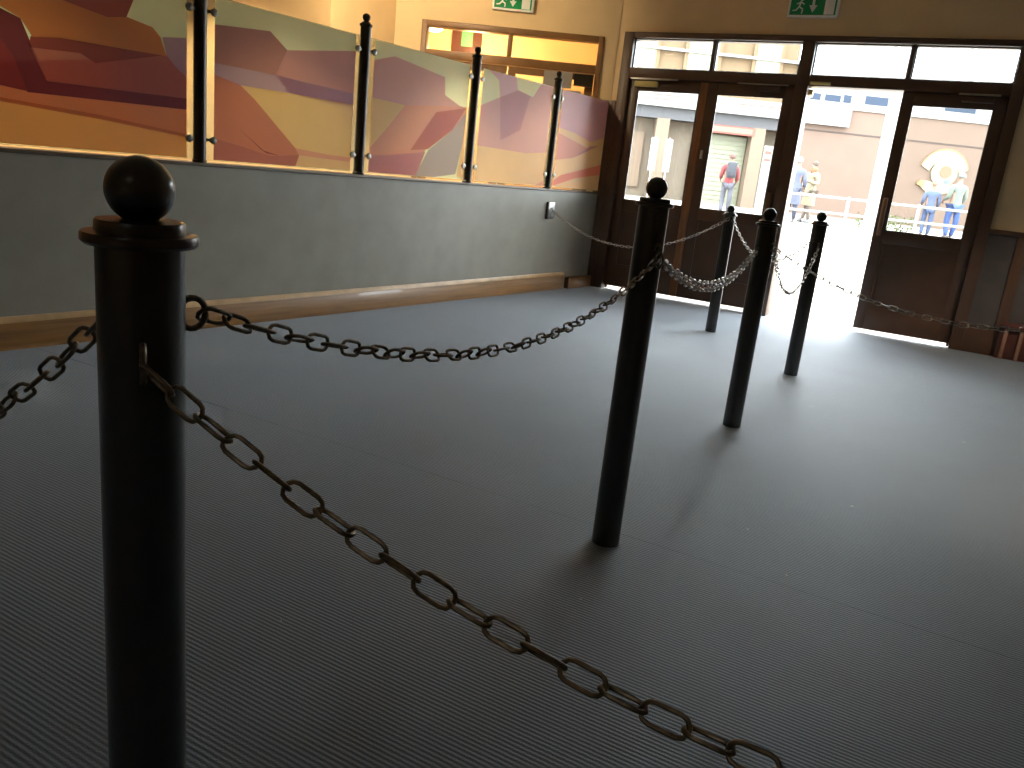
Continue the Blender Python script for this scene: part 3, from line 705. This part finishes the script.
sg = P_('shop_sign', REDS, 5.35, 7.0, -0.12, 0.0, 2.88, 3.13)
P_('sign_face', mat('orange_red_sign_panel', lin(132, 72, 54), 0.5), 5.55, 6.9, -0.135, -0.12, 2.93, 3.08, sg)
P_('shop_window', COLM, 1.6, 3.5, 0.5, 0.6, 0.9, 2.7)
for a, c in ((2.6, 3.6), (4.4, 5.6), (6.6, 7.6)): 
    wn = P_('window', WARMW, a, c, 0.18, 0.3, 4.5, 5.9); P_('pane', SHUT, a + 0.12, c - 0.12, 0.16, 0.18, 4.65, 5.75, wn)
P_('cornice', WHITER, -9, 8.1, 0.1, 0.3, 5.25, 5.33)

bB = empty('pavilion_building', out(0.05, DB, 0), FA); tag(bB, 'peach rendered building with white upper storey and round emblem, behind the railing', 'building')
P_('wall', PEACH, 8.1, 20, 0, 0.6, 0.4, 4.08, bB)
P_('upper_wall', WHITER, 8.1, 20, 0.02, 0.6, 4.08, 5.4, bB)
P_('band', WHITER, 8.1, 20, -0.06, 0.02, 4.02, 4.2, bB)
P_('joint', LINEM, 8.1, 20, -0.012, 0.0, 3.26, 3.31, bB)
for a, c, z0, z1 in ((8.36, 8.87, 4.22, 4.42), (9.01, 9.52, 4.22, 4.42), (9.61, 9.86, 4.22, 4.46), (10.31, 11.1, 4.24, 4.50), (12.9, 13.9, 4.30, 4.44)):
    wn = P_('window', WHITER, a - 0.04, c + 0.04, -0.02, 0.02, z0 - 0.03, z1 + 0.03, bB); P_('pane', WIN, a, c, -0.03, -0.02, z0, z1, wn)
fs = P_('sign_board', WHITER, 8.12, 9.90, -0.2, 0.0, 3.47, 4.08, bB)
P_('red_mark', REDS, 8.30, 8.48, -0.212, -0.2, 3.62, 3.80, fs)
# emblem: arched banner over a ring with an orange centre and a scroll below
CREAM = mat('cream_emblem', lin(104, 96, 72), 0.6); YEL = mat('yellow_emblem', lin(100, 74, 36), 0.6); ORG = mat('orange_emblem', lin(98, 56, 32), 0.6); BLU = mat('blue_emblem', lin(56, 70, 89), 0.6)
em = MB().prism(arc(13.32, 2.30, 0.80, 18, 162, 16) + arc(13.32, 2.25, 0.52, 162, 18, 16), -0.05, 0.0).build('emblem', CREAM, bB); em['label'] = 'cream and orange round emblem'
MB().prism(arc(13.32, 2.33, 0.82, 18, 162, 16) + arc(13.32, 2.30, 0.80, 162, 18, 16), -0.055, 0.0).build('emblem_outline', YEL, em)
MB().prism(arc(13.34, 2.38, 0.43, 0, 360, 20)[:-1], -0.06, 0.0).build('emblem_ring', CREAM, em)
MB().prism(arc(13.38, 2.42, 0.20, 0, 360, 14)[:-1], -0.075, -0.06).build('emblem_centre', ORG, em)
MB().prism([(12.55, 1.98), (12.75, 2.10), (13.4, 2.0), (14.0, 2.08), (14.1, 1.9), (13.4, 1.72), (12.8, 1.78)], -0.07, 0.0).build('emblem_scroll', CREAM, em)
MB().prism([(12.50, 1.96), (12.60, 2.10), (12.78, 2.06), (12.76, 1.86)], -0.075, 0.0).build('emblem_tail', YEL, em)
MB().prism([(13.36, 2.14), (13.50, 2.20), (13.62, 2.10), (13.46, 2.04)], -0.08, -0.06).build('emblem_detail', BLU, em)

# white column
p = empty('white_pillar', out(8.17, 20.0), FA); tag(p, 'white pillar standing just left of the rightmost door', 'pillar')
MB().box(-0.17, 0.17, -0.17, 0.17, 0, 4.3, bev=0.02).build('shaft', WHITER, p)
MB().box(-0.24, 0.24, -0.24, 0.24, 0, 0.18, bev=0.02).build('plinth', WHITER, p)

# railing
rl = empty('railing', out(9.2, 22.0), FA); tag(rl, 'white two rail railing across the square outside', 'railing')
for z in (0.80, 0.40): MB().tube([(-2.85, 0, z), (9.0, 0, z)], 0.035, 8).build('rail', WHITER, rl)
for x in (-2.8, -0.95, 0.9, 2.75, 4.6, 6.45, 8.3): MB().lathe([(0.05, 0), (0.045, 0.02), (0.045, 0.84), (0.02, 0.86)], 10, cx=x).build('post', WHITER, rl)

# low hedge behind railing
hb = MB()
for i in range(420):
    x, y, z = random.uniform(-0.9, 0.9), random.uniform(-0.2, 0.2), random.uniform(0.0, 0.42)
    q = Quaternion((random.random(), random.random(), random.random()), random.uniform(0, 6.28)).normalized().to_matrix().to_4x4()
    hb.add([(-0.05, 0, 0), (0, -0.022, 0.008), (0.06, 0, 0), (0, 0.022, 0.008)], [(0, 1, 2, 3)], xf=Matrix.Translation((x, y, z)) @ q)
o = hb.build('hedge', mat('yellow_green_leaves', lin(52, 66, 22), 0.7, var=0.3, scale=12), loc=out(10.2, 24.0), rz=FA)
tag(o, 'low yellow green hedge behind the railing', 'hedge', kind='stuff')
# banners on the shop column
for i, (a, lab) in enumerate(((3.52, 'white hanging banner left of the beige shop column'), (3.98, 'white hanging banner right of the beige shop column'))):
    p = empty('banner', out(a + 0.1, 26.6, 1.45), FA); tag(p, lab, 'banner', 'white banners on the shop column')
    MB().box(-0.11, 0.11, -0.015, 0.015, 0.0, 1.0, bev=0.004).build('cloth', WHITER, p)
    MB().lathe([(0.015, 1.0), (0.015, 1.04)], 8).build('top_rod', STEEL, p)
    MB().lathe([(0.03, -1.0 + 0.05), (0.02, -0.9), (0.02, 0.0)], 8).build('pole', STEEL, p)
    MB().box(-0.09, 0.09, -0.02, -0.015, 0.06, 0.16).build('pink_print', mat('pink_print', lin(105, 70, 75), 0.6), p)
p = empty('advert_stand', out(7.02, 26.0), FA); tag(p, 'tall white advertising stand with red print beside the shop column', 'stand')
MB().box(-0.13, 0.13, -0.04, 0.04, 0, 2.0, bev=0.01).build('panel', WHITER, p)
MB().box(-0.10, 0.10, -0.046, -0.04, 1.55, 1.62).build('red_print', REDS, p); MB().box(-0.10, 0.10, -0.046, -0.04, 1.75, 1.85).build('red_print', REDS, p)
MB().box(-0.2, 0.2, -0.15, 0.15, 0, 0.04, bev=0.01).build('foot', WHITER, p)

# ---------------- people
SKIN = mat('skin', lin(96, 71, 57), 0.6)
def skinned(name, m, verts, edges, radii, parent, root=0, sub=1):
    me = bpy.data.meshes.new(name); me.from_pydata(verts, edges, [])
    o = bpy.data.objects.new(name, me); COL.objects.link(o)
    md = o.modifiers.new('skin', 'SKIN'); md.use_smooth_shade = True
    sv = me.skin_vertices[0].data if me.skin_vertices else None
    if sv is None:
        bm = bmesh.new(); bm.from_mesh(me); bm.verts.layers.skin.verify(); bm.to_mesh(me); bm.free(); sv = me.skin_vertices[0].data
    for i, r in enumerate(radii):
        sv[i].radius = r if isinstance(r, tuple) else (r, r); sv[i].use_root = (i == root)
    s2 = o.modifiers.new('sub', 'SUBSURF'); s2.levels = sub; s2.render_levels = sub
    dg = bpy.context.evaluated_depsgraph_get(); dg.update()
    nm = bpy.data.meshes.new_from_object(o.evaluated_get(dg)); nm.name = name
    bpy.data.objects.remove(o); 
    nm.materials.clear(); nm.materials.append(m)
    for f_ in nm.polygons: f_.use_smooth = True
    r = bpy.data.objects.new(name, nm); COL.objects.link(r); r.parent = parent
    return r
def person(s_, D, rz, h, label, coat, legs, hair, long_coat=False, arm_fwd=0.12, stride=0.12, hat=None):
    k = h / 1.75
    p = empty('person', out(s_, D), rz); tag(p, label, 'person')
    V = lambda *a: tuple(c * k for c in a)
    # body looks along local -y
    hip, knee, ank = 0.92, 0.50, 0.09
    vs = [V(0, 0, hip), V(0, 0, 1.15), V(0, 0, 1.38), V(0, 0.0, 1.48), V(0, -0.01, 1.56), V(0, -0.015, 1.66), V(0, -0.01, 1.73), V(0, -0.105, 1.625)]
    es = [(0, 1), (1, 2), (2, 3), (3, 4), (4, 5), (5, 6), (5, 7)]
    rd = [(0.15, 0.10), (0.13, 0.095), (0.17, 0.10), 0.055, (0.062, 0.075), (0.075, 0.092), (0.055, 0.065), 0.014]
    rd = [tuple(c * k for c in r) if isinstance(r, tuple) else r * k for r in rd]
    def addv(co, r, to): vs.append(V(*co)); rd.append(r * k); es.append((to, len(vs) - 1)); return len(vs) - 1
    legpts = {}; armpts = {}
    for sg in (-1, 1):
        st = stride * sg
        a = addv((0.095 * sg, 0, hip - 0.06), 0.085, 0); b_ = addv((0.10 * sg, -st * 0.5, knee), 0.058, a)
        c = addv((0.10 * sg, st * 0.35, ank), 0.038, b_); addv((0.105 * sg, st * 0.35 - 0.13, 0.035), 0.034, c)
        legpts[sg] = [(0.095 * sg, 0, hip - 0.06), (0.10 * sg, -st * 0.5, knee), (0.10 * sg, st * 0.35, ank)]
        af = arm_fwd if sg > 0 else arm_fwd * 0.4
        sh = addv((0.19 * sg, 0, 1.40), 0.058, 2); el = addv((0.24 * sg, 0.02, 1.13), 0.043, sh); wr = addv((0.23 * sg, -af - 0.06, 0.93 + af * 0.9), 0.030, el)
        pm = addv((0.225 * sg, -af - 0.11, 0.88 + af * 1.1), 0.032, wr)
        armpts[sg] = [(0.19 * sg, 0, 1.40), (0.24 * sg, 0.02, 1.13), (0.23 * sg, -af - 0.06, 0.93 + af * 0.9)]
        for j, L in enumerate((0.062, 0.075, 0.080, 0.072)):
            f1 = addv((0.225 * sg - 0.012 * sg, -af - 0.14 + 0.018 * j, 0.855 + af * 1.15 - L * 0.4), 0.0095, pm); addv((0.215 * sg - 0.02 * sg, -af - 0.145 + 0.018 * j, 0.855 + af * 1.15 - L * 0.85), 0.008, f1)
        addv((0.20 * sg, -af - 0.155, 0.875 + af * 1.1), 0.010, pm)
    skinned('body', SKIN, vs, es, rd, p)
    # trousers
    vs = [V(0, 0, hip)]; es = []; rd = [(0.165 * k, 0.12 * k)]
    for sg in (-1, 1):
        prev = 0
        for q, r in zip(legpts[sg], (0.105, 0.078, 0.062)): vs.append(V(*q)); rd.append(r * k); es.append((prev, len(vs) - 1)); prev = len(vs) - 1
    skinned('trousers', legs, vs, es, rd, p)
    for sg in (-1, 1):
        q = legpts[sg][2]
        sh_ = MB().lathe([(0.03 * k, 0), (0.05 * k, 0.01), (0.05 * k, 0.05), (0.035 * k, 0.09), (0.012 * k, 0.11)], 12, xf=Matrix.Translation(V(q[0], q[1] - 0.05, 0)) @ Matrix.Diagonal((1, 2.4, 1, 1)))
        sh_.build('shoe', BLACK, p)
    # coat
    low = 0.48 if long_coat else 0.80
    vs = [V(0, 0, 1.15), V(0, 0, 1.38), V(0, 0, 1.47), V(0, 0, hip), V(0, 0, low)]; es = [(0, 1), (1, 2), (0, 3), (3, 4)]
    rd = [(0.165, 0.125), (0.20, 0.13), (0.085, 0.085), (0.185, 0.14), (0.21, 0.165)]; rd = [tuple(c * k for c in r) for r in rd]
    for sg in (-1, 1):
        prev = 1
        for q, r in zip(armpts[sg], (0.080, 0.066, 0.048)): vs.append(V(*q)); rd.append((r * k, r * k)); es.append((prev, len(vs) - 1)); prev = len(vs) - 1
    skinned('coat', coat, vs, es, rd, p)
    if long_coat:
        MB().lathe([(c_ * k, z_ * k) for c_, z_ in ((0.150, 1.10), (0.175, 0.98), (0.190, 0.85), (0.205, 0.66), (0.215, 0.50), (0.20, 0.495), (0.10, 0.60))], 18, xf=Matrix.Diagonal((1, 0.82, 1, 1))).build('coat_skirt', coat, p)
    # hair or hat
    hb_ = MB()
    R_ = 0.098 * k
    hb_.lathe([(R_ * math.cos(a), R_ * 1.08 * math.sin(a)) for a in [math.radians(v) for v in range(-18, 91, 12)]], 16, xf=Matrix.Translation(V(0, 0.012, 1.675)) @ Matrix.Diagonal((0.92, 1.1, 1, 1)))
    hb_.build('hat' if hat else 'hair', hat or hair, p)
    for sg in (-1, 1):
        MB().lathe([(0.004 * k, -0.012 * k), (0.012 * k, 0), (0.004 * k, 0.012 * k)], 8, xf=Matrix.Translation(V(0.032 * sg, -0.098, 1.655))).build('eye', BLACK, p)
    MB().box(*[c * k for c in (-0.025, 0.025, -0.110, -0.09, 1.578, 1.588)]).build('mouth', mat('lips', lin(170, 90, 84), 0.5), p)
    return p
cl = lambda n, *c: mat(n, lin(*[v * 0.47 for v in c]), 0.85, var=0.1, scale=10)
person(7.08, 22.9, FA + 2.6, 1.72, 'person in white hat and long grey blue coat, behind the railing', cl('grey_blue_coat', 120, 128, 158), cl('dark_blue_trousers', 80, 84, 110), None, True, hat=cl('white_wool_hat', 238, 228, 220))
person(7.70, 23.5, FA - 1.2, 1.66, 'person in cream coat and orange scarf looking at a phone', cl('cream_coat', 205, 190, 150), cl('tan_trousers', 160, 140, 120), cl('brown_hair', 120, 96, 74), True, arm_fwd=0.28)
MB().lathe([(0.078, 1.36), (0.115, 1.43), (0.105, 1.49), (0.07, 1.52)], 14).build('scarf', cl('orange_scarf', 226, 140, 92), bpy.data.objects['person.001'])
person(5.33, 23.2, FA + 3.0, 1.62, 'person with red and grey top walking away by the shutter', cl('red_grey_jacket', 198, 66, 72), cl('grey_trousers', 128, 126, 142), cl('auburn_hair', 150, 96, 84), False)
bpk = empty('backpack', out(5.31, 22.98), FA + 3.0); bpk.location.z += 1.0; tag(bpk, 'dark grey backpack on the person in red', 'backpack')
MB().box(-0.13, 0.13, -0.0, 0.13, 0.0, 0.42, bev=0.04).build('bag', cl('grey_backpack', 84, 86, 98), bpk)
MB().box(-0.09, 0.09, 0.12, 0.16, 0.04, 0.20, bev=0.02).build('pocket', cl('grey_pocket', 70, 72, 84), bpk)
person(10.80, 22.9, FA + 2.9, 1.48, 'person in blue jacket walking behind the railing at the right', cl('blue_jacket', 110, 130, 176), cl('blue_jeans', 92, 116, 170), cl('fair_hair', 214, 160, 130), False)
person(11.36, 22.7, FA + 3.3, 1.76, 'person in pale sage coat seen through the rightmost door', cl('pale_sage_coat', 152, 168, 150), cl('royal_blue_trousers', 70, 110, 200), cl('grey_hair', 160, 164, 158), False)
